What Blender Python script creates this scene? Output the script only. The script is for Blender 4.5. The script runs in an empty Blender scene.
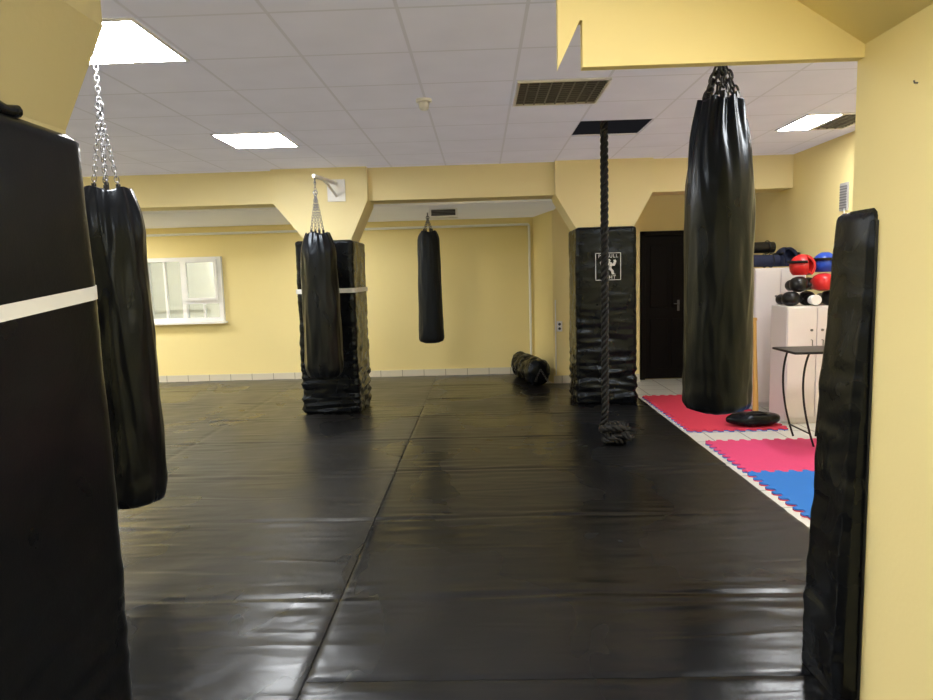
import bpy, math, random
from mathutils import Matrix, Vector, noise
random.seed(4)
scene=bpy.context.scene
COL=scene.collection
try:
    scene.view_settings.view_transform='Standard'
    scene.view_settings.look='None'
except Exception: pass

# ---------------------------------------------------------------- materials
COOL=(.76,.87,1.0,1)
def newmat(name):
    m=bpy.data.materials.new(name); m.use_nodes=True
    nt=m.node_tree; b=nt.nodes["Principled BSDF"]
    return m,nt,b
def N(nt,t,**k):
    n=nt.nodes.new(t)
    for a,v in k.items(): setattr(n,a,v)
    return n
def simple(name,col,rough=.5,metal=0,var=.06,scale=8,bump=0,bscale=40,spec=.5,coat=0,glow=0,gcol=None):
    m,nt,b=newmat(name)
    tc=N(nt,'ShaderNodeTexCoord')
    no=N(nt,'ShaderNodeTexNoise'); no.inputs['Scale'].default_value=scale; no.inputs['Detail'].default_value=5
    nt.links.new(tc.outputs['Object'],no.inputs['Vector'])
    mx=N(nt,'ShaderNodeMix',data_type='RGBA')
    c=Vector(col)
    mx.inputs[6].default_value=(*(c*(1-var)),1); mx.inputs[7].default_value=(*(c*(1+var)),1)
    nt.links.new(no.outputs['Fac'],mx.inputs[0]); nt.links.new(mx.outputs[2],b.inputs['Base Color'])
    b.inputs['Roughness'].default_value=rough; b.inputs['Metallic'].default_value=metal
    b.inputs['Specular IOR Level'].default_value=spec
    b.inputs['Coat Weight'].default_value=coat
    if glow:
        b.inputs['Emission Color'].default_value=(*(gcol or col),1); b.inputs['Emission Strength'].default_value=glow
    if bump:
        n2=N(nt,'ShaderNodeTexNoise'); n2.inputs['Scale'].default_value=bscale; n2.inputs['Detail'].default_value=6
        nt.links.new(tc.outputs['Object'],n2.inputs['Vector'])
        bp=N(nt,'ShaderNodeBump'); bp.inputs['Strength'].default_value=bump; bp.inputs['Distance'].default_value=.01
        nt.links.new(n2.outputs['Fac'],bp.inputs['Height']); nt.links.new(bp.outputs['Normal'],b.inputs['Normal'])
    return m
def vinyl(name,col=(.012,.012,.013),rough=.3,bs=7,bump=.35,stretch=(1,1,1),spec=.5,lo=.8,hi=1.35,crease=0,cst=(1,1,2)):
    m,nt,b=newmat(name)
    tc=N(nt,'ShaderNodeTexCoord'); mp=N(nt,'ShaderNodeMapping'); mp.inputs['Scale'].default_value=stretch
    nt.links.new(tc.outputs['Object'],mp.inputs['Vector'])
    no=N(nt,'ShaderNodeTexNoise'); no.inputs['Scale'].default_value=bs; no.inputs['Detail'].default_value=4; no.inputs['Distortion'].default_value=.6
    fine=N(nt,'ShaderNodeTexNoise'); fine.inputs['Scale'].default_value=140
    nt.links.new(mp.outputs[0],no.inputs['Vector']); nt.links.new(tc.outputs['Object'],fine.inputs['Vector'])
    b1=N(nt,'ShaderNodeBump'); b1.inputs['Strength'].default_value=bump; b1.inputs['Distance'].default_value=.03
    b2=N(nt,'ShaderNodeBump'); b2.inputs['Strength'].default_value=.15; b2.inputs['Distance'].default_value=.002
    nt.links.new(no.outputs['Fac'],b1.inputs['Height']); nt.links.new(fine.outputs['Fac'],b2.inputs['Height'])
    nt.links.new(b1.outputs[0],b2.inputs['Normal']); last=b2
    if crease:
        mp2=N(nt,'ShaderNodeMapping'); mp2.inputs['Scale'].default_value=cst; nt.links.new(tc.outputs['Object'],mp2.inputs['Vector'])
        cr=N(nt,'ShaderNodeTexNoise'); cr.noise_type='RIDGED_MULTIFRACTAL'; cr.inputs['Scale'].default_value=4; cr.inputs['Detail'].default_value=2; cr.inputs['Distortion'].default_value=.8
        nt.links.new(mp2.outputs[0],cr.inputs['Vector'])
        b3=N(nt,'ShaderNodeBump'); b3.inputs['Strength'].default_value=crease; b3.inputs['Distance'].default_value=.006
        nt.links.new(cr.outputs[0],b3.inputs['Height']); nt.links.new(last.outputs[0],b3.inputs['Normal']); last=b3
    nt.links.new(last.outputs[0],b.inputs['Normal'])
    rr=N(nt,'ShaderNodeMapRange'); rr.inputs[3].default_value=rough*lo; rr.inputs[4].default_value=rough*hi
    nt.links.new(no.outputs['Fac'],rr.inputs[0]); nt.links.new(rr.outputs[0],b.inputs['Roughness'])
    b.inputs['Base Color'].default_value=(*col,1); b.inputs['Specular IOR Level'].default_value=spec
    b.inputs['Specular Tint'].default_value=COOL
    return m
def matvinyl(name,c0,c1,rough,spec,wr=1.0):
    m,nt,b=newmat(name); L=nt.links.new
    tc=N(nt,'ShaderNodeTexCoord')
    def nz(stretch,scale,typ=None,detail=4,dist=0):
        mp=N(nt,'ShaderNodeMapping'); mp.inputs['Scale'].default_value=stretch; L(tc.outputs['Object'],mp.inputs['Vector'])
        n=N(nt,'ShaderNodeTexNoise')
        if typ: n.noise_type=typ
        n.inputs['Scale'].default_value=scale; n.inputs['Detail'].default_value=detail; n.inputs['Distortion'].default_value=dist
        L(mp.outputs[0],n.inputs['Vector']); return n
    creas=nz((.6,3.4,1),2.6,'RIDGED_MULTIFRACTAL',2,.6)
    creas2=nz((1.6,1.2,1),2.0,'RIDGED_MULTIFRACTAL',1,.5)
    soft=nz((1,1.3,1),1.6,None,3,.4); fine=nz((1,1,1),45,None,3)
    patch=nz((1,.7,1),.9,None,4,.3)
    chain=None
    for n_,s,d in ((creas,.62*wr,.0065),(creas2,.40*wr,.006),(soft,.30*wr,.026),(fine,.12,.003)):
        bb=N(nt,'ShaderNodeBump'); bb.inputs['Strength'].default_value=s; bb.inputs['Distance'].default_value=d
        L(n_.outputs[0],bb.inputs['Height'])
        if chain: L(chain.outputs[0],bb.inputs['Normal'])
        chain=bb
    L(chain.outputs[0],b.inputs['Normal'])
    mx=N(nt,'ShaderNodeMix',data_type='RGBA'); mx.inputs[6].default_value=(*c0,1); mx.inputs[7].default_value=(*c1,1)
    ramp=N(nt,'ShaderNodeMapRange'); ramp.inputs[1].default_value=.4; ramp.inputs[2].default_value=.62
    L(patch.outputs[0],ramp.inputs[0]); L(ramp.outputs[0],mx.inputs[0]); L(mx.outputs[2],b.inputs['Base Color'])
    rr=N(nt,'ShaderNodeMapRange'); rr.inputs[3].default_value=rough*.85; rr.inputs[4].default_value=rough*1.25
    L(ramp.outputs[0],rr.inputs[0]); L(rr.outputs[0],b.inputs['Roughness'])
    b.inputs['Specular IOR Level'].default_value=spec; b.inputs['Specular Tint'].default_value=(.84,.91,1,1)
    return m
def gridmat(name,base,line,size,x0,y0,lw,rough=.5,axes='XY',var=.04,bump=.3,glow=0,tint=(1,1,1)):
    m,nt,b=newmat(name)
    g=N(nt,'ShaderNodeNewGeometry'); sp=N(nt,'ShaderNodeSeparateXYZ'); nt.links.new(g.outputs['Position'],sp.inputs[0])
    def ax(sock,o):
        a=N(nt,'ShaderNodeMath',operation='SUBTRACT'); nt.links.new(sock,a.inputs[0]); a.inputs[1].default_value=o
        d=N(nt,'ShaderNodeMath',operation='PINGPONG'); nt.links.new(a.outputs[0],d.inputs[0]); d.inputs[1].default_value=size/2
        l=N(nt,'ShaderNodeMath',operation='LESS_THAN'); nt.links.new(d.outputs[0],l.inputs[0]); l.inputs[1].default_value=lw/2
        return l
    A=ax(sp.outputs[axes[0]],x0); B=ax(sp.outputs[axes[1]],y0)
    mx=N(nt,'ShaderNodeMath',operation='MAXIMUM'); nt.links.new(A.outputs[0],mx.inputs[0]); nt.links.new(B.outputs[0],mx.inputs[1])
    no=N(nt,'ShaderNodeTexNoise'); no.inputs['Scale'].default_value=3; nt.links.new(g.outputs['Position'],no.inputs['Vector'])
    c=Vector(base)
    m1=N(nt,'ShaderNodeMix',data_type='RGBA'); m1.inputs[6].default_value=(*(c*(1-var)),1); m1.inputs[7].default_value=(*(c*(1+var)),1)
    nt.links.new(no.outputs['Fac'],m1.inputs[0])
    m2=N(nt,'ShaderNodeMix',data_type='RGBA'); nt.links.new(mx.outputs[0],m2.inputs[0]); nt.links.new(m1.outputs[2],m2.inputs[6]); m2.inputs[7].default_value=(*line,1)
    nt.links.new(m2.outputs[2],b.inputs['Base Color']); b.inputs['Roughness'].default_value=rough
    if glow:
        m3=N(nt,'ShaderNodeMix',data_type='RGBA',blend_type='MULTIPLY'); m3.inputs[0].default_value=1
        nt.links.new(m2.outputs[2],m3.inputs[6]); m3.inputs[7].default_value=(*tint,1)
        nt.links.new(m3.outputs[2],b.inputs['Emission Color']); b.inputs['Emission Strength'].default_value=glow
    bp=N(nt,'ShaderNodeBump'); bp.inputs['Strength'].default_value=bump; bp.inputs['Distance'].default_value=.004
    nt.links.new(mx.outputs[0],bp.inputs['Height']); nt.links.new(bp.outputs[0],b.inputs['Normal'])
    return m
def emis(name,col,s):
    m,nt,b=newmat(name)
    b.inputs['Base Color'].default_value=(.9,.9,.9,1)
    b.inputs['Emission Color'].default_value=(*col,1); b.inputs['Emission Strength'].default_value=s
    return m
GX,GY,CZ=-0.95,3.17,2.73
M_yel=simple('yellow_wall_paint',(.90,.765,.365),.75,var=.03,scale=1.5,bump=.06,bscale=60)
M_yel2=simple('cream_beam_paint',(.89,.785,.45),.75,var=.03,scale=1.5,bump=.06,bscale=60)
M_yel_shade=simple('shaded_yellow_paint',(.50,.44,.24),.75,var=.05,scale=1.5,bump=.06,bscale=60)  # wall yellow darkened: shade on the near-left column put into its colour
M_ceil=gridmat('ceiling_tile',(.61,.60,.645),(.52,.51,.53),.6,GX,GY,.018,.8,glow=.255,tint=(.97,.97,1.06),var=.07)  # tiles given a faint glow of their own to lift the ceiling
M_lowc=simple('plain_grey_ceiling',(.74,.73,.71),.8,scale=2,glow=.14)  # small emission added to brighten this ceiling, no lamp in it
M_tile=gridmat('floor_tile',(.66,.66,.62),(.22,.21,.20),.33,0.05,.1,.012,.3)
M_skirt=gridmat('skirting_tile',(.66,.62,.52),(.30,.27,.2),.33,.1,.55,.010,.35,axes='XZ')
M_mat=matvinyl('mat_vinyl',(.0040,.0041,.0045),(.011,.0112,.0116),.275,.42,1.0)
M_mat2=matvinyl('mat_vinyl_worn',(.010,.010,.010),(.032,.031,.029),.29,.45,1.3)
M_vin=vinyl('black_vinyl',(.0035,.0037,.0044),.25,6,.22,spec=.24,crease=.5,cst=(1,1,2.2))
M_padn=vinyl('smooth_black_vinyl',(.0035,.0037,.0044),.28,4,.14,spec=.22)
M_bag=vinyl('bag_leather',(.0035,.0037,.0044),.27,5,.32,(1.2,1.2,.35),spec=.26,crease=.45,cst=(1.4,1.4,.45))
M_bagd=vinyl('bag_canvas',(.006,.006,.0066),.5,6,.3,(1,1,.3),spec=.3)
M_white=simple('white_strap',(.75,.75,.73),.6)
M_print=simple('white_print',(.62,.62,.62),.6)
M_wplas=simple('white_plastic',(.86,.86,.86),.4)
M_steel=simple('steel_chain',(.20,.20,.21),.42,metal=1)
M_greym=simple('grey_steel_tube',(.16,.16,.17),.35,metal=.6)
M_lgrey=simple('light_grey_metal',(.42,.42,.43),.5)
M_dark=simple('dark_void',(.01,.01,.01),.9)
M_blackm=simple('black_metal',(.010,.010,.010),.35,spec=.3)
M_lamp=emis('lamp_panel',(1,.99,.97),54)
M_louv=simple('louvre_silver',(.20,.20,.215),.5)
M_refl=simple('reflector_grey',(.03,.03,.034),.6)
M_door=simple('dark_wood_door',(.004,.0026,.0024),.55,var=.3,scale=5,bump=.1,spec=.12)
M_lock=simple('white_locker',(.78,.74,.75),.35,var=.03)
M_pink=simple('pink_foam',(.66,.045,.17),.75,var=.06,bump=.4,bscale=200)
M_blue=simple('blue_foam',(.008,.15,.55),.75,var=.06,bump=.4,bscale=200)
M_red=simple('red_foam',(.62,.03,.075),.75,var=.06,bump=.4,bscale=200)
M_glred=simple('red_leather',(.62,.02,.02),.35)
M_glblue=simple('blue_leather',(.02,.07,.45),.35)
M_glblk=simple('black_leather',(.008,.008,.009),.35,spec=.35)
M_navy=simple('navy_cloth',(.015,.022,.06),.85,bump=.4)
M_grey=simple('grey_cloth',(.05,.05,.06),.85,bump=.4)
M_wood=simple('yellow_wood',(.62,.36,.09),.5)
M_rope=simple('black_rope',(.007,.007,.007),.6,bump=.5,bscale=150,spec=.35)
M_blackchain=simple('dark_chain',(.08,.08,.08),.35,metal=1)
M_room=simple('pale_room_paint',(.66,.66,.60),.8,var=.05)
def panemat():
    m,nt,b=newmat('window_glass'); out=[n for n in nt.nodes if n.type=='OUTPUT_MATERIAL'][0]
    no=N(nt,'ShaderNodeTexNoise'); no.inputs['Scale'].default_value=2
    mp=N(nt,'ShaderNodeMapRange'); mp.inputs[3].default_value=.04; mp.inputs[4].default_value=.16; nt.links.new(no.outputs[0],mp.inputs[0])
    t=N(nt,'ShaderNodeBsdfTransparent'); t.inputs[0].default_value=(.93,.95,.94,1); mx=N(nt,'ShaderNodeMixShader')
    nt.links.new(mp.outputs[0],mx.inputs[0]); b.inputs['Base Color'].default_value=(.72,.74,.74,1); b.inputs['Roughness'].default_value=.12
    nt.links.new(t.outputs[0],mx.inputs[1]); nt.links.new(b.outputs[0],mx.inputs[2]); nt.links.new(mx.outputs[0],out.inputs[0]); return m
M_pane=panemat()

# ---------------------------------------------------------------- mesh tools
class Acc:
    def __init__(s): s.v=[]; s.f=[]; s.m=[]
    def add(s,vs,fs,mi=0):
        o=len(s.v); s.v+= [tuple(v) for v in vs]; s.f+=[[i+o for i in f] for f in fs]; s.m+=[mi]*len(fs)
    def box(s,x0,x1,y0,y1,z0,z1,mi=0):
        s.add([(x0,y0,z0),(x1,y0,z0),(x1,y1,z0),(x0,y1,z0),(x0,y0,z1),(x1,y0,z1),(x1,y1,z1),(x0,y1,z1)],
              [(0,3,2,1),(4,5,6,7),(0,1,5,4),(1,2,6,5),(2,3,7,6),(3,0,4,7)],mi)
    def prism(s,P,y0,y1,mi=0):
        n=len(P)
        s.add([(x,y0,z) for x,z in P]+[(x,y1,z) for x,z in P],[tuple(range(n)),tuple(range(n,2*n))[::-1]]+[(i,i+n,(i+1)%n+n,(i+1)%n) for i in range(n)],mi)
    def tube(s,pts,r,n=8,closed=False,mi=0,cap=True):
        pts=[Vector(p) for p in pts]; L=len(pts); rr=r if hasattr(r,'__len__') else [r]*L
        up=None; rings=[]
        for i,p in enumerate(pts):
            if closed: t=pts[(i+1)%L]-pts[i-1]
            else: t=pts[min(i+1,L-1)]-pts[max(i-1,0)]
            t.normalize()
            if up is None: up=t.orthogonal().normalized()
            up=(up-t*up.dot(t)).normalized(); w=t.cross(up)
            rings.append([p+(up*math.cos(a)+w*math.sin(a))*rr[i] for a in [2*math.pi*k/n for k in range(n)]])
        vs=[v for q in rings for v in q]; fs=[]
        for i in range(L if closed else L-1):
            j=(i+1)%L
            for k in range(n): fs.append((i*n+k,i*n+(k+1)%n,j*n+(k+1)%n,j*n+k))
        if cap and not closed: fs+= [tuple(range(n))[::-1],tuple((L-1)*n+k for k in range(n))]
        s.add(vs,fs,mi)
    def rings(s,rings,cap=True,mi=0):
        n=len(rings[0]); vs=[v for q in rings for v in q]; fs=[]
        for i in range(len(rings)-1):
            for k in range(n): fs.append((i*n+k,i*n+(k+1)%n,(i+1)*n+(k+1)%n,(i+1)*n+k))
        if cap: fs+= [tuple(range(n))[::-1],tuple((len(rings)-1)*n+k for k in range(n))]
        s.add(vs,fs,mi)
    def chain(s,p0,p1,link=.035,w=.011,wire=.003):
        p0=Vector(p0);p1=Vector(p1); d=p1-p0; L=d.length; d.normalize()
        pitch=link*.74; n=max(1,int(L/pitch)); a=d.orthogonal().normalized(); b=d.cross(a)
        for i in range(n):
            c=p0+d*(L*(i+.5)/n); side=a if i%2 else b; h=link/2-w; P=[]
            for k in range(6):
                t=-math.pi/2+math.pi*k/5; P.append(c+d*(h+w*math.cos(t))+side*(w*math.sin(t)))
            for k in range(6):
                t=math.pi/2+math.pi*k/5; P.append(c+d*(-h+w*math.cos(t))+side*(w*math.sin(t)))
            s.tube(P,wire,5,closed=True)
    def obj(s,name,mats,smooth=True,bevel=0,parent=None,angle=40):
        me=bpy.data.meshes.new(name); me.from_pydata(s.v,[],s.f); me.update()
        if not isinstance(mats,(list,tuple)): mats=[mats]
        for m in mats: me.materials.append(m)
        for p,mi in zip(me.polygons,s.m): p.material_index=mi
        o=bpy.data.objects.new(name,me); COL.objects.link(o)
        if bevel:
            b=o.modifiers.new('b','BEVEL'); b.width=bevel; b.segments=3; b.limit_method='ANGLE'
        if smooth:
            me.polygons.foreach_set('use_smooth',[True]*len(me.polygons))
            me.set_sharp_from_angle(angle=math.radians(angle))
        if parent: o.parent=parent
        return o
def thing(name,label,cat,loc=(0,0,0),group=None):
    e=bpy.data.objects.new(name,None); e.empty_display_size=.1; COL.objects.link(e)
    e['label']=label; e['category']=cat
    if group: e['group']=group
    return e
def tag(o,label,cat,group=None):
    o['label']=label; o['category']=cat
    if group: o['group']=group
    return o
def struct(o): o['kind']='structure'; return o
def boxobj(name,x0,x1,y0,y1,z0,z1,mat,bevel=0,parent=None):
    a=Acc(); a.box(x0,x1,y0,y1,z0,z1); return a.obj(name,mat,smooth=bool(bevel),bevel=bevel,parent=parent)

# ---------------------------------------------------------------- room shell
XL,XR,YF,YB=-6.3,3.47,-1.6,9.95
PX=1.254; PY=2.28
wx0,wx1,wz0,wz1=-5.05,-3.88,.93,1.90
struct(boxobj('floor',XL,XR,YF,12.4,-.1,0,M_tile))
struct(boxobj('wall_left',XL-.1,XL,YF,YB+.1,0,CZ+.3,M_yel))
struct(boxobj('wall_right',XR,XR+.1,YF,YB+.1,0,CZ+.3,M_yel))
struct(boxobj('wall_front',XL,XR,YF-.1,YF,0,CZ+.3,M_yel))
a=Acc(); a.box(XL,wx0,YB,YB+.1,0,CZ+.3); a.box(wx1,2.15,YB,YB+.1,0,CZ+.3); a.box(wx0,wx1,YB,YB+.1,0,wz0); a.box(wx0,wx1,YB,YB+.1,wz1,CZ+.3)
struct(a.obj('wall_back',M_yel,smooth=False))
struct(boxobj('wall_entrance',2.15,XR,9.2,9.3,0,CZ,M_yel))
a=Acc(); a.box(XL,-3.2,12.3,12.4,0,2.7); a.box(XL-.1,XL,10.05,12.4,0,2.7); a.box(-3.2,-3.1,10.05,12.4,0,2.7); a.box(XL,-3.1,10.05,12.4,2.7,2.8)
a.box(-4.95,-4.75,12.0,12.3,0,2.7); a.box(XL,-3.2,12.25,12.3,1.02,1.08)
struct(a.obj('wall_adjoining_room',M_room,smooth=False))
a=Acc()
vs=[(0.80,9.95,0),(0.98,9.0,0),(2.15,9.0,0),(2.15,9.95,0)]
a.add(vs+[(x,y,CZ) for x,y,z in vs],[(3,2,1,0),(4,5,6,7),(0,1,5,4),(1,2,6,5),(2,3,7,6),(3,0,4,7)])
struct(a.obj('wall_partition',M_yel,smooth=False))
HX,HY=GX+.6*3,GY+.6*4
a=Acc()
xs=[XL]+[GX+.6*k for k in range(-8,8) if XL<GX+.6*k<XR]+[XR]
ys=[YF]+[GY+.6*k for k in range(-8,13) if YF<GY+.6*k<YB]+[YB]
for i in range(len(xs)-1):
    for j in range(len(ys)-1):
        if abs(xs[i]-HX)<.02 and abs(ys[j]-HY)<.02: continue
        a.box(xs[i],xs[i+1],ys[j],ys[j+1],CZ,CZ+.015)
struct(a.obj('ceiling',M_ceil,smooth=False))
a=Acc(); a.box(XL,XR,YF,YB,CZ+.28,CZ+.3); struct(a.obj('trim_1',M_dark,smooth=False))
BZ=2.37; LZ=2.345
struct(boxobj('trim_2',XL,XR,7.5,7.85,BZ,CZ,M_yel2))
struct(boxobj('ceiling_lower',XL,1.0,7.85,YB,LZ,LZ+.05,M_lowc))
struct(boxobj('baseboard_back',XL,0.8,YB-.015,YB,0,.11,M_skirt))
struct(boxobj('baseboard_partition',0.98,2.15,8.985,9.0,0,.11,M_skirt))
def capital_column(name,x0,x1,y0,y1,cx0,cx1,zl=1.95,zm=2.37,bevel=0,mat=None):
    a=Acc(); a.prism([(x0,0),(x1,0),(x1,zl),(cx1,zm),(cx1,CZ),(cx0,CZ),(cx0,zm),(x0,zl)],y0,y1)
    return struct(a.obj(name,mat or M_yel2,smooth=bool(bevel),bevel=bevel))
capital_column('trim_4',-1.94,-1.42,7.40,7.9,-2.28,-1.22)
capital_column('trim_5',1.10,1.68,7.42,7.9,.85,1.92)
capital_column('trim_6',-1.9,-1.265,1.1,2.07,-2.1,-1.122,1.98,2.28,mat=M_yel_shade)
struct(boxobj('wall_pier',PX,XR,1.2,PY,0,CZ,M_yel))
LT=2.165
a=Acc(); a.prism([(.271,LT),(.342,LT+.145),(.350,LT+.145),(.350,LT),(PX,LT),(PX,CZ),(.271,CZ)],PY-.04,PY)
struct(a.obj('trim_7',M_yel,smooth=False))
a=Acc(); a.prism([(PX,LT+.04),(PX,CZ),(.60,CZ),(.60,LT+.46)],1.2,PY-.04)
struct(a.obj('trim_8',M_yel,smooth=False))

# window on back wall
w=bpy.data.objects.new('window_1',None); COL.objects.link(w); struct(w)
a=Acc(); Y0,Y1=9.89,9.99; t=.06
for (x0,x1,z0,z1) in [(wx0,wx1,wz1-t,wz1),(wx0,wx1,wz0,wz0+t),(wx0,wx0+t,wz0+t,wz1-t),(wx1-t,wx1,wz0+t,wz1-t),(-4.50,-4.44,wz0+t,wz1-t),(-4.44,wx1-t,1.20,1.25)]:
    a.box(x0,x1,Y0,Y1,z0,z1)
struct(a.obj('window_frame',M_wplas,smooth=False,parent=w))
struct(boxobj('window_pane',wx0+t,-4.5,9.95,9.96,wz0+t,wz1-t,M_pane,parent=w))
struct(boxobj('window_pane',-4.44,wx1-t,9.95,9.96,wz0+t,wz1-t,M_pane,parent=w))
a=Acc(); a.box(-4.44,-4.40,9.86,9.889,1.29,1.82); a.box(wx1-.10,wx1-.061,9.86,9.889,1.29,1.82); a.box(-4.44,wx1-.061,9.86,9.889,1.82,1.86); a.box(-4.44,wx1-.061,9.86,9.889,1.25,1.29)
struct(a.obj('window_sash',M_wplas,smooth=False,parent=w))
struct(boxobj('window_mullion',-4.76,-4.73,9.90,9.945,wz0+.061,wz1-.061,M_wplas,parent=w))
struct(boxobj('window_mullion',-4.19,-4.165,9.90,9.945,wz0+.061,1.198,M_wplas,parent=w))
struct(boxobj('window_sill',wx0-.03,wx1+.03,9.82,9.949,wz0-.03,wz0-.001,M_wplas,parent=w))

# door
d=bpy.data.objects.new('door_1',None); COL.objects.link(d); struct(d)
dx0,dx1,dz=2.20,3.00,2.04
a=Acc(); a.box(dx0+.06,dx1-.06,9.165,9.20,0.01,dz-.06)
for z0,z1 in [(.15,.85),(1.0,1.85)]:
    for x0,x1 in [(dx0+.13,dx0+.37),(dx0+.43,dx1-.13)]:
        a.box(x0,x1,9.15,9.166,z0,z1)
struct(a.obj('door_leaf',M_door,bevel=.008,parent=d))
a=Acc(); a.box(dx0,dx0+.06,9.13,9.2,0,dz); a.box(dx1-.06,dx1,9.13,9.2,0,dz); a.box(dx0,dx1,9.13,9.2,dz-.06,dz)
struct(a.obj('door_frame',M_door,bevel=.006,parent=d))
a=Acc(); a.box(dx0+.50,dx0+.53,9.145,9.15,.95,1.10); a.tube([(dx0+.515,9.15,1.05),(dx0+.515,9.10,1.05),(dx0+.44,9.10,1.05)],.007)
struct(a.obj('door_handle',M_greym,parent=d))

# ---------------------------------------------------------------- ceiling fixtures
def frame_acc(x0,y0,w,h,t=.015,zb=.012,C=CZ):
    a=Acc()
    a.box(x0,x0+w,y0,y0+t,C-zb,C-.001); a.box(x0,x0+w,y0+h-t,y0+h,C-zb,C-.001)
    a.box(x0,x0+t,y0+t,y0+h-t,C-zb,C-.001); a.box(x0+w-t,x0+w,y0+t,y0+h-t,C-zb,C-.001)
    return a
def lamp(x0,y0,w=.6,h=.6,label='square white LED panel glowing in the tiled ceiling',C=CZ):
    e=thing('ceiling_light',label,'ceiling light',group='lit ceiling panels')
    t=.015
    frame_acc(x0,y0,w,h,C=C).obj('frame',M_wplas,smooth=False,parent=e)
    a=Acc(); a.box(x0+t,x0+w-t,y0+t,y0+h-t,C-.009,C-.001); a.obj('light_panel',M_lamp,smooth=False,parent=e)
def g(i,j): return GX+.6*i,GY+.6*j
for i,j in [(-7,0),(-8,4),(-2,-5),(2,-5),(-7,-5),(4,-7),(5,0)]:  # panels outside the view, added as fill light for the room
    lamp(*g(i,j))
lamp(g(-2,0)[0]-.02,GY-.01); lamp(g(-2,4)[0]-.05,g(-2,4)[1],.58)
lamp(-6.0,8.3,C=LZ,label='unseen square LED panel added in the lower ceiling to light the back')  # added out of view at far left to light the back area
lamp(-2.30,8.35,.45,.45,C=LZ,label='unseen square LED panel added in the lower ceiling to light the back')  # added behind the column capital to brighten the far wall
lamp(-5.2,10.6,C=2.7,label='square white LED panel in the adjoining room')
lamp(g(6,4)[0]+.03,g(6,4)[1],.3,.6,'lit half of a ceiling fixture beside dark louvre')
def louvre(x0,y0,w=.6,h=.6,nv=3,label='unlit dark louvred fluorescent fixture set in ceiling'):
    e=thing('ceiling_light',label,'ceiling light',group='unlit louvre fixtures')
    t=.018
    frame_acc(x0,y0,w,h,t,.014).obj('frame',M_wplas,smooth=False,parent=e)
    a=Acc(); a.box(x0+t,x0+w-t,y0+t,y0+h-t,CZ-.003,CZ-.001)
    a.obj('reflector',M_refl,smooth=False,parent=e)
    a=Acc()
    for k in range(1,12): a.box(x0+t,x0+w-t,y0+k*h/12-.0035,y0+k*h/12+.0035,CZ-.009,CZ-.003)
    for k in range(1,nv+1): a.box(x0+k*w/(nv+1)-.005,x0+k*w/(nv+1)+.005,y0+t,y0+h-t,CZ-.010,CZ-.003)
    a.obj('louvre',M_louv,smooth=False,parent=e)
louvre(g(2,2)[0]+.02,g(2,2)[1],nv=7); louvre(g(6,4)[0]+.33,g(6,4)[1],.3,.6,3,'narrow unlit louvre beside lit panel')
e=thing('smoke_detector','small round white smoke detector on ceiling tile','smoke detector')
def circ(cx,cy,z,r,n=32): return [(cx+r*math.cos(2*math.pi*k/n),cy+r*math.sin(2*math.pi*k/n),z) for k in range(n)]
sx,sy=-.36,4.74
a=Acc(); a.rings([circ(sx,sy,CZ-.001,.055),circ(sx,sy,CZ-.02,.055),circ(sx,sy,CZ-.025,.045)][::-1]); a.obj('base',M_wplas,parent=e)
a=Acc(); a.rings([circ(sx,sy,CZ-.025,.035),circ(sx,sy,CZ-.06,.035),circ(sx,sy,CZ-.075,.02)][::-1]); a.obj('sensor_head',M_wplas,parent=e)

# ---------------------------------------------------------------- black vinyl floor mats
def mat_sheet(x0,x1,y0,y1,label,mat,step=.035,seams=(),seed=0,ys0=0,wr=1.0):
    nx=int((x1-x0)/step); ny=int((y1-y0)/step); V=[];F=[]
    for j in range(ny+1):
        y=y0+(y1-y0)*j/ny
        for i in range(nx+1):
            x=x0+(x1-x0)*i/nx
            wob=.035*noise.noise(Vector((x*1.1,y*.3,seed)))
            dj=(y-ys0+wob)%1.0; dj=min(dj,1-dj)
            jd=.75+.6*noise.noise(Vector((x*.9,round(y-ys0)*3.1,seed)))
            z=.024-.0046*jd*math.exp(-(dj/.016)**2)+.0024*jd*math.exp(-((dj-.045)/.020)**2)
            for s in seams: z-=.004*math.exp(-((x-s)/.022)**2)
            near=math.exp(-dj*6)
            z+=.0042*wr*near*noise.noise(Vector((x*2.8,y*17,seed+3)))
            z+=.0010*wr*noise.noise(Vector((x*1.3,y*6,seed+9)))+.0008*wr*noise.noise(Vector((x*5,y*1.6,seed+5)))
            edge=min(x-x0,x1-x,y-y0,y1-y)
            if edge<.02: z-= (1-edge/.02)**2*.004
            if edge<.12: z+=.0022*(1-edge/.12)*noise.noise(Vector((x*9,y*9,seed)))
            V.append((x,y,z))
    for j in range(ny):
        for i in range(nx):
            q=j*(nx+1)+i; F.append((q,q+1,q+nx+2,q+nx+1))
    ring=[i for i in range(nx+1)]+[j*(nx+1)+nx for j in range(1,ny+1)]+[ny*(nx+1)+i for i in range(nx-1,-1,-1)]+[j*(nx+1) for j in range(ny-1,0,-1)]
    o=len(V); V+=[(V[i][0],V[i][1],.001) for i in ring]; n=len(ring)
    for k in range(n): F.append((ring[k],o+k,o+(k+1)%n,ring[(k+1)%n]))
    a=Acc(); a.add(V,F); ob=a.obj('floor_mat',mat,angle=70)
    tag(ob,label,'floor mat'); return ob
Y0S=.92
mat_sheet(XL+.05,-.693,YF+.05,9.88,'worn black vinyl covered training mats with creased joints',M_mat2,.024,seams=(-2.7,-4.7),seed=1,ys0=Y0S,wr=1.7)
mat_sheet(-.687,1.84,PY+.005,8.9,'smooth black vinyl covered training mats beside coloured foam tiles',M_mat,.018,seed=7,ys0=Y0S,wr=1.3)
mat_sheet(-.687,PX-.005,YF+.05,PY+.002,'black vinyl training mats between the near padded columns',M_mat,.025,seed=7,ys0=Y0S,wr=1.3)
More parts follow.
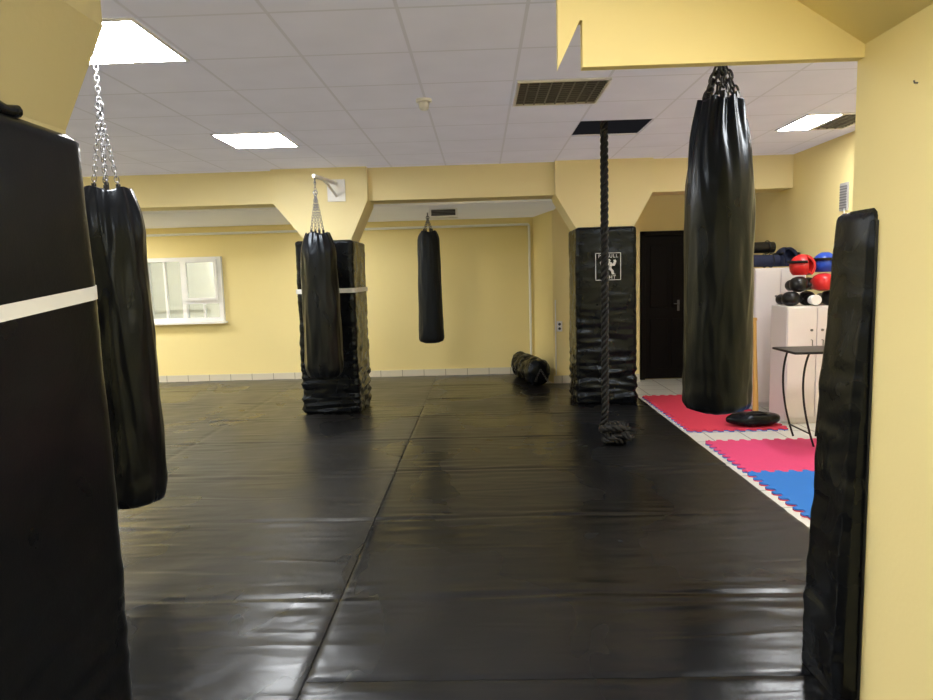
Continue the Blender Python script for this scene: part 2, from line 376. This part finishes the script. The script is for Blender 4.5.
mat_sheet(-.687,.76,8.905,9.88,'black vinyl mat strip against yellow back wall',M_mat,.04,seed=11,ys0=Y0S)

# puzzle tiles
def wave(s,per=.1,a=.022):
    u=(s/per)%1.0
    if u<.2: return -a
    if u<.3: return -a+2*a*(u-.2)/.1
    if u<.7: return a
    if u<.8: return a-2*a*(u-.7)/.1
    return -a
def puzzle(x0,x1,y0,y1,mat,label,z=.018,flat=()):
    P=[]; n=120
    def w(s,lo,hi): 
        return 0 if (s-lo<.03 or hi-s<.03) else wave(s)
    for k in range(n): s=x0+(x1-x0)*k/n; P.append((s,y0+w(s,x0,x1)))
    for k in range(n): s=y0+(y1-y0)*k/n; P.append((x1+(0 if 'r' in flat else w(s,y0,y1)),s))
    for k in range(n,0,-1): s=x0+(x1-x0)*k/n; P.append((s,y1+w(s,x0,x1)))
    for k in range(n,0,-1): s=y0+(y1-y0)*k/n; P.append((x0+w(s,y0,y1),s))
    a=Acc(); m=len(P)
    a.add([(x,y,.0) for x,y in P]+[(x,y,z*.5) for x,y in P],[tuple(range(m))[::-1]]+[(i,(i+1)%m,(i+1)%m+m,i+m) for i in range(m)],1)
    a.add([(x,y,z*.5) for x,y in P]+[(x,y,z) for x,y in P],[tuple(range(m,2*m))]+[(i,(i+1)%m,(i+1)%m+m,i+m) for i in range(m)],0)
    o=a.obj('foam_tile',[mat,M_blue if mat is not M_blue else M_red],smooth=False)
    tag(o,label,'foam mat','interlocking foam tiles')
puzzle(1.92,2.82,6.06,6.96,M_red,'red interlocking foam tile with toothed edges')
puzzle(1.92,2.82,6.96,7.86,M_red,'red interlocking foam tile with toothed edges')
puzzle(1.93,2.85,4.76,5.68,M_pink,'pink interlocking foam tile beside blue tile')
puzzle(2.85,3.42,4.76,5.68,M_pink,'pink interlocking foam tile beside blue tile',flat='r')
puzzle(1.93,2.85,3.84,4.76,M_blue,'blue interlocking foam tile with toothed edges')
puzzle(2.85,3.42,3.84,4.76,M_blue,'blue interlocking foam tile with toothed edges',flat='r')

# ---------------------------------------------------------------- column pads
def rrect(x0,x1,y0,y1,r,n=12,m=14):
    P=[]
    cs=[(x1-r,y0+r,-90),(x1-r,y1-r,0),(x0+r,y1-r,90),(x0+r,y0+r,180)]
    for ci,(cx,cy,a0) in enumerate(cs):
        for k in range(n+1):
            t=math.radians(a0+90*k/n); P.append((cx+r*math.cos(t),cy+r*math.sin(t),math.cos(t),math.sin(t)))
        nx=cs[(ci+1)%4]; t1=math.radians(a0+90)
        ax,ay=cx+r*math.cos(t1),cy+r*math.sin(t1); t2=math.radians(nx[2]); bx,by=nx[0]+r*math.cos(t2),nx[1]+r*math.sin(t2)
        for k in range(1,m): P.append((ax+(bx-ax)*k/m,ay+(by-ay)*k/m,math.cos(t1),math.sin(t1)))
    return P
def ridge(v): return 1-abs(noise.noise(v))*2.2
def wrap_pad(name,x0,x1,y0,y1,z0,z1,r,parent,amp=.006,low=.02,seed=0,nz=150,prof=None,m=22,lowk=5.5,mat=None):
    base=rrect(x0,x1,y0,y1,r,m=m); R=[]
    for j in range(nz+1):
        t=j/nz; z=z0+(z1-z0)*t; q=[]
        rnd=0
        e=min(t,1-t)*(z1-z0)
        if e<.03: rnd=-.03*(1-math.sqrt(max(0,1-(1-e/.03)**2)))
        for (x,y,nx,ny) in base:
            d=amp*noise.noise(Vector((x*3,y*3,z*3+seed)))+amp*.5*noise.noise(Vector((x*6,y*6,z*9+seed)))
            lw=low*math.exp(-t*lowk)
            d+=lw*noise.noise(Vector((x*4,y*4,z*18+seed*2)))+lw*.55*ridge(Vector((x*3.2+z*2,y*3.2,z*14+seed)))
            d+=rnd+(prof(t) if prof else 0)
            q.append((x+nx*d,y+ny*d,z))
        R.append(q)
    a=Acc(); a.rings(R); return a.obj(name,mat or M_vin,parent=parent,angle=60)
def strap_ring(x0,x1,y0,y1,z0,z1,r,parent,out=.008,tilt=lambda x,y:0,name='strap',thick=.004,mat=None):
    base=rrect(x0,x1,y0,y1,r); R=[]
    for zz,oo in [(z0,out-thick),(z0,out),(z1,out),(z1,out-thick)]:
        R.append([(x+nx*oo,y+ny*oo,zz+tilt(x,y)) for x,y,nx,ny in base])
    a=Acc(); a.rings(R,cap=False); return a.obj(name,mat or M_white,parent=parent,angle=50)
e=thing('column_pad','wrinkled black vinyl padding wrapped around column with white strap','wall padding')
wrap_pad('pad_cover',-2.0,-1.37,7.16,7.98,.025,1.93,.05,e,seed=3,low=.034,lowk=3.2,amp=.009)
strap_ring(-2.0,-1.37,7.16,7.98,1.36,1.41,.05,e,out=.015)
e2=thing('column_pad','black vinyl column padding printed with white emblem and lettering','wall padding')
wrap_pad('pad_cover',1.06,1.73,7.36,7.98,.025,2.0,.05,e2,seed=8,low=.034,lowk=3.6,amp=.006)
def text(s,size,loc,rot,mat,parent,name='lettering'):
    c=bpy.data.curves.new(name,'FONT'); c.body=s; c.size=size; c.align_x='CENTER'; c.extrude=.001; c.space_character=1.2; c.offset=.0006
    t=bpy.data.objects.new(name,c); COL.objects.link(t); bpy.context.view_layer.update()
    dg=bpy.context.evaluated_depsgraph_get(); me=bpy.data.meshes.new_from_object(t.evaluated_get(dg))
    bpy.data.objects.remove(t); o=bpy.data.objects.new(name,me); me.materials.clear(); me.materials.append(mat)
    COL.objects.link(o); o.location=loc; o.rotation_euler=rot; o.parent=parent; return o
ycx,yy=1.41,7.344
text('PITBULL',.052,(ycx,yy,1.662),(math.pi/2,0,0),M_print,e2)
text('FIGHT',.052,(ycx,yy,1.430),(math.pi/2,0,0),M_print,e2)
t=.007
a=Acc()
bx0,bx1,bz0,bz1=ycx-.14,ycx+.14,1.415,1.715
for q in [(bx0,bx1,bz0,bz0+t),(bx0,bx1,bz1-t,bz1),(bx0,bx0+t,bz0,bz1),(bx1-t,bx1,bz0,bz1)]: a.box(q[0],q[1],yy-.002,yy+.004,q[2],q[3])
a.obj('emblem_frame',M_print,smooth=False,parent=e2)
EZ=1.562
a=Acc()
# rough white figure: head, raised fists, torso and braced legs
fig=[(-.012,.062),(-.020,.082),(-.008,.098),(.012,.097),(.022,.080),(.014,.062),(.030,.054),(.040,.036),(.050,.062),(.046,.084),(.064,.090),(.072,.070),(.066,.040),(.056,.010),(.036,.014),(.028,-.004),(.032,-.026),(.048,-.050),(.052,-.088),(.070,-.098),(.032,-.098),(.026,-.058),(.006,-.036),(-.012,-.058),(-.020,-.098),(-.056,-.098),(-.042,-.088),(-.040,-.048),(-.026,-.018),(-.028,.006),(-.044,.014),(-.050,.040),(-.040,.066),(-.056,.078),(-.072,.060),(-.066,.022),(-.050,-.004),(-.052,.020),(-.036,.046)]
a.prism([(ycx+x*1.25,EZ+z*.86) for x,z in fig][::-1],yy-.002,yy+.004)
def cut(P): a.prism([(ycx+x*1.25,EZ+z*.86) for x,z in P],yy-.0035,yy-.0019,1)
cut([(-.008,.076),(-.002,.080),(-.002,.074)]); cut([(.004,.080),(.012,.082),(.010,.075)]); cut([(-.014,.040),(.000,.046),(-.002,.030)])
cut([(.006,.040),(.020,.036),(.010,.026)]); cut([(-.012,.014),(.014,.016),(.012,.008),(-.010,.006)]); cut([(-.010,-.008),(.012,-.004),(.010,-.014)])
a.obj('emblem',[M_print,M_vin],smooth=False,parent=e2)
# near left big pad with tilted white strap
e=thing('column_pad','large glossy black vinyl pad around near column with slanted white strap','wall padding')
LX,LY=-1.226,2.15
wrap_pad('pad_cover',-2.0,LX,1.0,LY,.026,1.965,.11,e,amp=.005,low=.012,seed=12,nz=90,m=30,prof=lambda t:.010*math.sin(t*math.pi)+.012*(1-t)**2,mat=M_padn)
strap_ring(-2.0,LX,1.0,LY,1.468,1.510,.11,e,out=.013,tilt=lambda x,y:(y-LY)*.10)
a=Acc(); a.tube([(-1.262,1.45+.04*k,1.982+.008*math.sin(k*1.3)) for k in range(11)],[.016+.008*math.sin(k*.9+1)**2 for k in range(11)],10); a.obj('rolled_flap',M_vin,parent=e,angle=80)
# near right narrow pad on pier corner
e=thing('corner_pad','tall narrow black vinyl pad wrapped over corner of yellow wall','wall padding')
R=[];nz=130; ZT=1.68
for j in range(nz+1):
    t=j/nz; z=.026+(ZT-.026)*t
    fx=(1.235+.075*t**1.6)*.95
    edge=min(ZT-z,.03)/.03; rr=(1-math.sqrt(max(0,1-(1-edge)**2)))*.02
    ny=2.133; fy=2.39
    P=[(fx+rr,ny+.02),(fx+rr+.02,ny+rr),(PX-.004,ny+rr),(PX-.004,PY+.004),(1.54,PY+.004),(1.54,fy-.02-rr),(fx+.03,fy-rr),(fx+rr,fy-.03)]
    q=[]
    for i in range(len(P)):
        p0=P[i];p1=P[(i+1)%len(P)]; K=22 if i==7 else 8
        for k in range(K):
            u=k/K; x=p0[0]+(p1[0]-p0[0])*u; y=p0[1]+(p1[1]-p0[1])*u
            nz_=.009*noise.noise(Vector((x*4,y*6,z*3.3)))+.009*noise.noise(Vector((x*5,y*7,z*17)))*(1.25-t)
            if i in (0,7,6): x-=nz_
            if i in (1,): y-=nz_*.7
            q.append((x,y,z))
    R.append(q)
a=Acc(); a.rings(R); o=a.obj('pad_cover',M_vin,parent=e,angle=50)
a=Acc(); a.tube([(PX-.006,ny-.009,z) for z in [.03,.8,1.64]],.004); a.obj('seam',M_blackm,parent=e)

# ---------------------------------------------------------------- punching bags
def bag(x,y,zt,zb,rt,rb,top,label,mat,pleat=0,necked=None,link=.035,wire=.003,spread_z=None,seed=0,nstrap=4,dome=.09,wr=1.0,flat=.72,npl=11,cr=.8,upow=1.35,big=False):
    e=thing('punching_bag',label,'punching bag')
    na,nz=160,130; R=[]
    H=zt-zb
    for j in range(nz+1):
        t=(j/nz)**.85
        z=zb+H*t; r=rb+(rt-rb)*t
        zz=z-zb
        if zz<dome: r*=math.sqrt(max(.02,1-(1-zz/dome)**2))*(1-flat)+flat if zz>.004 else flat*.8
        pa=0
        if z>necked[0]:
            u=(z-necked[0])/(zt-necked[0]); uu=u**upow; r=r*(1-uu)+necked[1]*uu; pa=pleat*min(1,u*1.5)
        q=[]
        for k in range(na):
            th=2*math.pi*k/na; c,s=math.cos(th),math.sin(th)
            d=pa*math.sin(th*npl+3*noise.noise(Vector((z*2,seed,0)))+3*math.sin(th)+2*math.sin(2*th+seed))*(.5+noise.noise(Vector((c*2,s*2,z*2+seed))))
            d+=.006*wr*noise.noise(Vector((c*1.4,s*1.4,z*2.4+seed)))
            d+=.004*wr*noise.noise(Vector((c*3.5,s*3.5,z*4.5+seed)))
            d+=.0045*wr*ridge(Vector((c*2.6+z*.5,s*2.6,z*1.6+seed)))
            if t<.25: d+=.008*(1-t/.25)*noise.noise(Vector((c*2.5,s*2.5,z*13+seed)))
            zo=z
            if t>.97: zo=z+.012*math.sin(th*npl*.5)*(t-.97)/.03
            q.append((x+(r+d)*c,y+(r+d)*s,zo))
        R.append(q)
    a=Acc(); a.rings(R); a.obj('bag_body',mat,parent=e,angle=70)
    rt2=necked[1]
    sz=spread_z
    for k in range(nstrap):
        th=2*math.pi*(k+.35)/nstrap; px,py=x+rt2*cr*math.cos(th),y+rt2*cr*math.sin(th)
        a=Acc(); a.tube([(px,py,zt-.03),(px*.97+x*.03,py*.97+y*.03,zt+.035)],.012 if not big else .02,8); a.obj('strap',M_blackm,parent=e)
        a=Acc(); a.chain((px,py,zt+.02),(x,y,sz),link,link*.3,wire); a.obj('chain',M_steel if link<.045 else M_blackchain,parent=e,angle=80)
    if sz<top-.05:
        a=Acc(); a.chain((x,y,sz),(x,y,top-.04),link,link*.3,wire); a.obj('chain',M_steel,parent=e,angle=80)
    a=Acc()
    a.tube([(x+.02*math.cos(t),y,sz+.012+.02*math.sin(t)) for t in [2*math.pi*k/14 for k in range(14)]],.005,6,closed=True)
    a.obj('ring',M_steel,parent=e)
    a=Acc(); a.tube([(x,y,top-.06),(x,y,top)],.008,8)
    a.obj('hook',M_steel,parent=e)
    return e
bag(-1.95,3.5,2.0,.30,.165,.180,CZ,'long black leather punching bag on steel chains beside near pad',M_bag,pleat=.010,necked=(1.74,.120),wire=.0026,spread_z=2.42,seed=2,wr=1.6,flat=.6,upow=2.2,npl=9,cr=.48)
bag(1.35,3.8,2.42,.68,.181,.183,CZ,'large black heavy bag with gathered pleated top',M_bag,pleat=.013,necked=(1.84,.112),link=.06,wire=.007,spread_z=2.66,seed=5,nstrap=6,dome=.07,flat=.6,wr=1.3,upow=1.8,npl=13,big=True,cr=.75)
bag(-1.62,6.68,1.97,.50,.170,.19,2.52,'black punching bag hanging from bracket before padded column',M_bag,pleat=.010,necked=(1.76,.115),spread_z=2.36,seed=9,dome=.14,wr=1.7,flat=.5,upow=2,npl=9,cr=.55)
bag(-.67,8.8,2.10,.63,.14,.165,LZ,'slim black punching bag hanging before yellow back wall',M_bagd,pleat=.004,necked=(1.98,.10),spread_z=2.27,seed=14,wr=1.2,upow=2,npl=7,cr=.6)
e=thing('wall_bracket','white steel bag bracket bolted to column capital','bracket')
a=Acc(); a.box(-1.66,-1.46,7.385,7.40,2.36,2.60); a.obj('back_plate',M_wplas,smooth=True,bevel=.004,parent=e)
a=Acc(); a.tube([(-1.56,7.39,2.56),(-1.62,6.64,2.53)],.02,8); a.obj('arm',M_wplas,parent=e)
a=Acc(); a.tube([(-1.56,7.39,2.42),(-1.60,7.0,2.54)],.014,8); a.obj('brace',M_wplas,parent=e)

# bag lying on mat near partition
e=thing('punching_bag','crumpled black punching bag lying on mat against partition wall','punching bag')
A0=Vector((.76,8.60,.205)); A1=Vector((.56,9.66,.205)); dd=(A1-A0).normalized(); sd=dd.cross(Vector((0,0,1))).normalized(); R=[]
for j in range(81):
    t=j/80; c=A0.lerp(A1,t); ee=min(t,1-t)*1.1; r=.175*(.55+.45*math.sqrt(max(0,1-(1-min(ee/.12,1))**2)))
    R.append([c+(sd*math.cos(th)+Vector((0,0,1))*math.sin(th))*(r+.030*noise.noise(Vector((math.cos(th)*1.5,math.sin(th)*1.5,t*9)))+.010*ridge(Vector((math.cos(th)*2.5,math.sin(th)*2.5,t*14)))-.006) for th in [2*math.pi*k/72 for k in range(72)]])
V_=[[Vector((p.x,p.y,max(p.z,.028))) for p in q] for q in R]
a=Acc(); a.rings(V_); a.obj('bag_body',M_vin,parent=e,angle=70)
p=A0+Vector((0,-.03,.06))
for q in [Vector((.09,-.03,-.16)),Vector((-.08,-.02,-.16))]:
    a=Acc(); a.chain(p,p+q,.035,.011,.0025); a.obj('chain',M_blackchain,parent=e)

# ---------------------------------------------------------------- rope
e=thing('climbing_rope','thick twisted black rope hanging from ceiling opening knotted at floor','rope')
rx,ry=1.05,5.62
path=[Vector((rx,ry,2.88-.02*k)) for k in range(0,130)]
kn=[]
for k in range(220):
    t=2*math.pi*k/75
    kn.append(Vector((rx+.08+ .085*math.cos(t*1.5+2.8)*(1+.25*math.cos(t*1.0)), ry+.085*math.sin(t*1.5+2.8), .118+.06*math.sin(t*1.0+.5))))
full=path+[path[-1].lerp(kn[0],u/6) for u in range(1,6)]+kn+[kn[-1]+Vector((.02*k,-.012*k,-.004*k)) for k in range(1,5)]
def resample(P,step):
    out=[P[0]]; acc=0
    for a_,b_ in zip(P[:-1],P[1:]):
        L=(b_-a_).length
        while acc+L>=step:
            u=(step-acc)/L; a_=a_.lerp(b_,u); out.append(a_.copy()); L=(b_-a_).length; acc=0
        acc+=L
    return out
full=resample(full,.009)
a=Acc()
up=Vector((1,0,0)); frames=[]
for i,p in enumerate(full):
    t=(full[min(i+1,len(full)-1)]-full[max(i-1,0)]).normalized(); up=(up-t*up.dot(t)).normalized(); frames.append((p,up.copy(),t.cross(up)))
for s in range(3):
    pts=[]
    for i,(p,u,w) in enumerate(frames):
        th=i*.009/.16*2*math.pi+s*2*math.pi/3; pts.append(p+(u*math.cos(th)+w*math.sin(th))*.0185)
    a.tube(pts,.0165,7)
a.obj('twisted_rope',M_rope,parent=e,angle=80)
a=Acc(); a.tube([(rx,ry,3.0),(rx,ry,2.86)],.012,8); a.obj('hook',M_steel,parent=e)

# ---------------------------------------------------------------- lockers
def locker(x0,x1,y0,y1,z1,label,doors):
    e=thing('locker_cabinet',label,'cabinet')
    a=Acc(); a.box(x0,x1,y0+.018,y1,.04,z1); a.box(x0+.03,x1-.03,y0+.03,y1-.02,0,.04); a.obj('body',M_lock,bevel=.004,parent=e)
    w=(x1-x0)/doors
    for k in range(doors):
        dx=x0+k*w
        a=Acc(); a.box(dx+.004,dx+w-.004,y0,y0+.017,.06,z1-.015); d=a.obj('door',M_lock,bevel=.003,parent=e)
        hx=dx+w-.05 if k%2==0 else dx+.05
        a=Acc(); a.tube([(hx,y0,z1*.62),(hx,y0-.025,z1*.62),(hx,y0-.025,z1*.62+.11),(hx,y0,z1*.62+.11)],.005,6); h=a.obj('handle',M_steel,parent=d)
        a=Acc(); a.tube([(hx,y0,z1*.8),(hx,y0-.012,z1*.8)],.012,12); a.obj('lock',M_steel,parent=d)
locker(2.90,3.45,6.30,6.66,1.13,'low white two-door locker with boxing gloves on top',2)
locker(2.92,3.45,7.10,7.52,1.50,'tall white locker with rolled mats and headgear on top',2)

def blob(a,c,rx,ry,rz,rot=0,amp=.0,seed=0,nu=24,nv=16,sq=1.0,flatz=None):
    V=[];F=[]
    for j in range(nv+1):
        ph=-math.pi/2+math.pi*j/nv
        for i in range(nu):
            th=2*math.pi*i/nu
            def sp(v): return math.copysign(abs(v)**sq,v)
            p=Vector((sp(math.cos(ph))*math.cos(th)*rx,sp(math.cos(ph))*math.sin(th)*ry,sp(math.sin(ph))*rz))
            p*=1+amp*noise.noise(p*9+Vector((seed,0,0)))
            x=p.x*math.cos(rot)-p.y*math.sin(rot); y=p.x*math.sin(rot)+p.y*math.cos(rot)
            V.append((c[0]+x,c[1]+y,max(c[2]+p.z,flatz) if flatz is not None else c[2]+p.z))
    for j in range(nv):
        for i in range(nu): F.append((j*nu+i,j*nu+(i+1)%nu,(j+1)*nu+(i+1)%nu,(j+1)*nu+i))
    a.add(V,F)
def glove(x,y,z,rot,mat,label,s=1,cuff=None):
    e=thing('boxing_glove',label,'boxing glove',group='boxing gloves on lockers')
    def P(u,v,w): return (x+s*(u*math.cos(rot)-v*math.sin(rot)),y+s*(u*math.sin(rot)+v*math.cos(rot)),z+s*w)
    a=Acc(); blob(a,P(.03,0,.062),.085*s,.062*s,.06*s,rot,.12,x,sq=.8,flatz=z)
    blob(a,P(-.02,0,.055),.07*s,.052*s,.05*s,rot,.1,y,flatz=z)
    a.obj('mitt',mat,parent=e,angle=80)
    a=Acc(); blob(a,P(.02,.06,.055),.055*s,.024*s,.026*s,rot+.25,.1,3); a.obj('thumb',mat,parent=e,angle=80)
    a=Acc(); R=[]
    for u,r in [(-.06,.040),(-.08,.043),(-.13,.048),(-.14,.044)]:
        R.append([P(u,r*math.cos(t),.05+r*.95*math.sin(t)) for t in [2*math.pi*k/24 for k in range(24)]])
    a.rings(R); a.obj('cuff',cuff or M_glblk,parent=e,angle=60)
def headgear(x,y,z,mat,label,s=1,rot=0):
    e=thing('headgear',label,'boxing headgear')
    a=Acc(); V=[];F=[];nv=12
    for rr in (1,.82):
        for j in range(nv+1):
            ph=-.75+ (math.pi/2*.80+.75)*j/nv
            for i in range(25):
                th=math.radians(-55)+math.radians(290)*i/24+rot
                V.append((x+s*.115*rr*math.cos(ph)*math.cos(th),y+s*.125*rr*math.cos(ph)*math.sin(th),z+s*(.085+.12*rr*math.sin(ph))))
    n1=(nv+1)*25
    for j in range(nv):
        for i in range(24):
            q=j*25+i; F.append((q,q+1,q+26,q+25)); F.append((n1+q+25,n1+q+26,n1+q+1,n1+q))
    for i in range(24): F.append((i+1,i,n1+i,n1+i+1)); q=nv*25+i; F.append((q,q+1,n1+q+1,n1+q))
    for j in range(nv): q=j*25; F.append((q,q+25,n1+q+25,n1+q)); q=j*25+24; F.append((q+25,q,n1+q,n1+q+25))
    a.add(V,F); a.obj('shell',mat,parent=e,angle=60)
    a=Acc(); a.tube([(x+s*.118*math.cos(t+rot),y+s*.128*math.sin(t+rot),z+s*.13) for t in [math.radians(-50+28*k) for k in range(11)]],.014,8); a.obj('brow_band',M_glblk,parent=e)
T=1.13
F_=-1.5
glove(2.980,6.46,T,F_,M_glblk,'black boxing glove resting on white locker',1.15)
glove(3.165,6.46,T,1.57,M_glblk,'black boxing glove with white cuff on locker',1.12,M_wplas)
glove(3.350,6.46,T,F_-.1,M_glblk,'black boxing glove resting on white locker',1.15)
glove(3.05,6.45,T+.132,F_-.15,M_glblk,'black boxing glove stacked among other gloves',1.22)
glove(3.27,6.45,T+.135,F_+.1,M_glred,'red boxing glove stacked on black gloves',1.40)
headgear(3.10,6.46,T+.290,M_glred,'red leather boxing headgear on top of glove pile',1.0,.6)
headgear(3.315,6.46,T+.315,M_glblue,'blue leather boxing headgear on top of glove pile',.95,1.1)
headgear(3.335,7.32,1.51,M_navy,'dark navy boxing headgear on tall white locker',1.05)
def roll(x,y,z,L,r,mat,label,ang=0):
    e=thing('rolled_mat',label,'exercise mat')
    pts=[]
    for k in range(140):
        t=k/139*2*math.pi*4.0; rr=r*(.18+.82*k/139); pts.append((rr*math.cos(t),rr*math.sin(t)))
    th=r*.13; a=Acc(); V=[];F=[]
    ca,sa=math.cos(ang),math.sin(ang)
    for s_ in (-L/2,L/2):
        for (u,v) in pts:
            n=math.hypot(u,v)
            for k2 in (0,1):
                uu=u*(1-k2*th/n); vv=v*(1-k2*th/n)
                V.append((x+s_*ca-uu*sa,y+s_*sa+uu*ca,z+r+vv))
    m=len(pts); M2=2*m
    for i in range(m-1):
        F+= [(2*i,2*i+2,M2+2*i+2,M2+2*i),(2*i+1,M2+2*i+1,M2+2*i+3,2*i+3),(2*i,2*i+1,2*i+3,2*i+2),(M2+2*i,M2+2*i+2,M2+2*i+3,M2+2*i+1)]
    F+= [(0,M2,M2+1,1),(M2-2,M2-1,2*M2-1,2*M2-2)]
    a.add(V,F); a.obj('mat_sheet',mat,parent=e,angle=50)
    a=Acc()
    a.tube([(x+.25*L*ca-(r+.003)*math.cos(t)*sa,y+.25*L*sa+(r+.003)*math.cos(t)*ca,z+r+(r+.003)*math.sin(t)) for t in [2*math.pi*k/24 for k in range(24)]],.005,6,closed=True); a.obj('strap',M_glblk,parent=e)
roll(3.055,7.21,1.509,.28,.072,M_navy,'rolled dark navy mat on tall locker',.05)
roll(3.055,7.38,1.509,.28,.072,M_grey,'rolled grey mat on tall locker',-.03)
roll(3.05,7.29,1.658,.27,.066,M_glblk,'rolled black mat stacked on other rolls',.12)

e=thing('wooden_stick','yellow wooden bat standing against tall locker','bat')
a=Acc(); p0=Vector((2.84,6.84,.02)); p1=Vector((2.895,7.04,.95)); a.tube([p0.lerp(p1,k/20) for k in range(21)],[.030-.012*min(1,k/14) for k in range(21)],12); a.obj('barrel',M_wood,parent=e)
a=Acc(); a.tube([p0.lerp(p1,1.0),p0.lerp(p1,1.03)],.024,12); a.obj('knob',M_wood,parent=e)

e=thing('folding_chair','thin black folding chair with slim seat and bent tubular legs','chair')
SX=.05
a=Acc(); a.box(2.47+SX,2.96+SX,5.34,5.76,.797,.818); a.obj('seat',M_blackm,bevel=.009,parent=e)
def bez(p0,p1,p2,p3,n=16):
    p0,p1,p2,p3=map(Vector,(p0,p1,p2,p3)); return [p0*(1-t)**3+p1*3*t*(1-t)**2+p2*3*t*t*(1-t)+p3*t**3 for t in [k/n for k in range(n+1)]]
for y in (5.37,5.73):
    a=Acc(); a.tube(bez((2.60+SX,y,.80),(2.53+SX,y,.62),(2.55+SX,y,.35),(2.66+SX,y,.03)),.009,8); a.obj('leg',M_blackm,parent=e)
for y in (5.40,5.70):
    a=Acc(); a.tube([(2.90+SX,y,.80),(2.84+SX,y,.03)],.009,8); a.obj('leg',M_blackm,parent=e)
a=Acc(); a.tube([(2.618+SX,5.37,.14),(2.618+SX,5.73,.14)],.007,8); a.obj('crossbar',M_blackm,parent=e)

e=thing('strike_shield','round flat black vinyl strike cushion lying beside red foam tile','training pad')
a=Acc(); blob(a,(2.56,6.22,.083),.25,.13,.062,0,.10,3,40,16,.75,flatz=.022); a.obj('cushion',M_vin,parent=e,angle=80)
a=Acc(); a.tube([(2.46+.02*k,6.15,.135+.025*math.sin(math.pi*k/10)) for k in range(11)],.010,8); a.obj('handle',M_glblk,parent=e)

# wall details
e=thing('air_vent','small dark louvred vent on duct box under grey ceiling','vent')
vx0,vx1,vz0,vz1=-.60,-.27,LZ-.10,LZ
a=Acc(); a.box(vx0-.01,vx1+.01,8.30,8.55,vz0-.005,vz1); a.obj('duct_box',M_wplas,smooth=False,parent=e)
a=Acc(); a.box(vx0+.015,vx1-.015,8.296,8.30,vz0+.012,vz1-.015); a.obj('duct_opening',M_dark,smooth=False,parent=e)
a=Acc()
for k in range(4): z=vz0+.022+k*.017; a.box(vx0+.015,vx1-.015,8.285,8.297,z,z+.006)
a.obj('louvre',M_louv,smooth=False,parent=e)
e=thing('air_vent','tall narrow grey vent grille on yellow side wall','vent')
a=Acc(); a.box(3.455,3.47,6.37,6.51,2.02,2.28); a.obj('frame',M_lgrey,bevel=.003,parent=e)
a=Acc()
for k in range(9): z=2.04+k*.025; a.box(3.447,3.455,6.385,6.495,z,z+.012)
a.obj('louvre',M_louv,smooth=False,parent=e)
o=Acc(); o.tube([(XL+.1,9.92,2.24),(.730,9.92,2.24),(.742,9.92,2.228),(.742,9.92,.12)],.018,8); o=o.obj('heating_pipe',M_wplas); tag(o,'thin white pipe running along top of back wall and down corner','pipe')
o=Acc(); o.tube([(1.01,8.985,.12),(1.01,8.985,1.15)],.008,8); o=o.obj('cable_conduit',M_wplas); tag(o,'short white cable conduit on partition wall','conduit')
e=thing('wall_socket','white plastic double socket on partition wall','socket')
a=Acc(); a.box(1.025,1.10,8.97,9.0,.72,.86); a.obj('cover',M_wplas,bevel=.006,parent=e)
for z in (.76,.82):
    a=Acc(); a.tube([(1.062,8.971,z),(1.062,8.967,z)],.018,16); a.obj('outlet',M_grey,parent=e)
o=Acc(); o.tube([(3.455,6.42,2.04),(3.455,6.40,1.8),(3.455,6.44,1.55),(3.455,6.40,1.2)],.005,6); o=o.obj('power_cable',M_wplas); tag(o,'thin white cable hanging down yellow side wall','cable')
e=Acc(); e.tube([(PX,1.97,2.01),(PX-.009,1.97,2.01),(PX-.011,1.97,2.017)],.0025,6); o=e.obj('wall_hook',M_greym); tag(o,'small dark metal hook screwed into yellow wall','hook')

# ---------------------------------------------------------------- world + camera
w=bpy.data.worlds.new('World'); scene.world=w; w.use_nodes=True
w.node_tree.nodes['Background'].inputs[0].default_value=(.8,.85,1,1); w.node_tree.nodes['Background'].inputs[1].default_value=.05
cd=bpy.data.cameras.new('camera'); cam=bpy.data.objects.new('camera',cd); COL.objects.link(cam)
R=Matrix.Rotation(math.radians(1.35),3,'Z')@Matrix.Rotation(math.radians(90-6.36),3,'X')@Matrix.Rotation(math.radians(-1.6),3,'Z')
cam.matrix_world=Matrix.Translation((0,0,1.5))@R.to_4x4()
cd.sensor_width=36; cd.lens=660/933*36; cd.clip_start=.02
scene.camera=cam
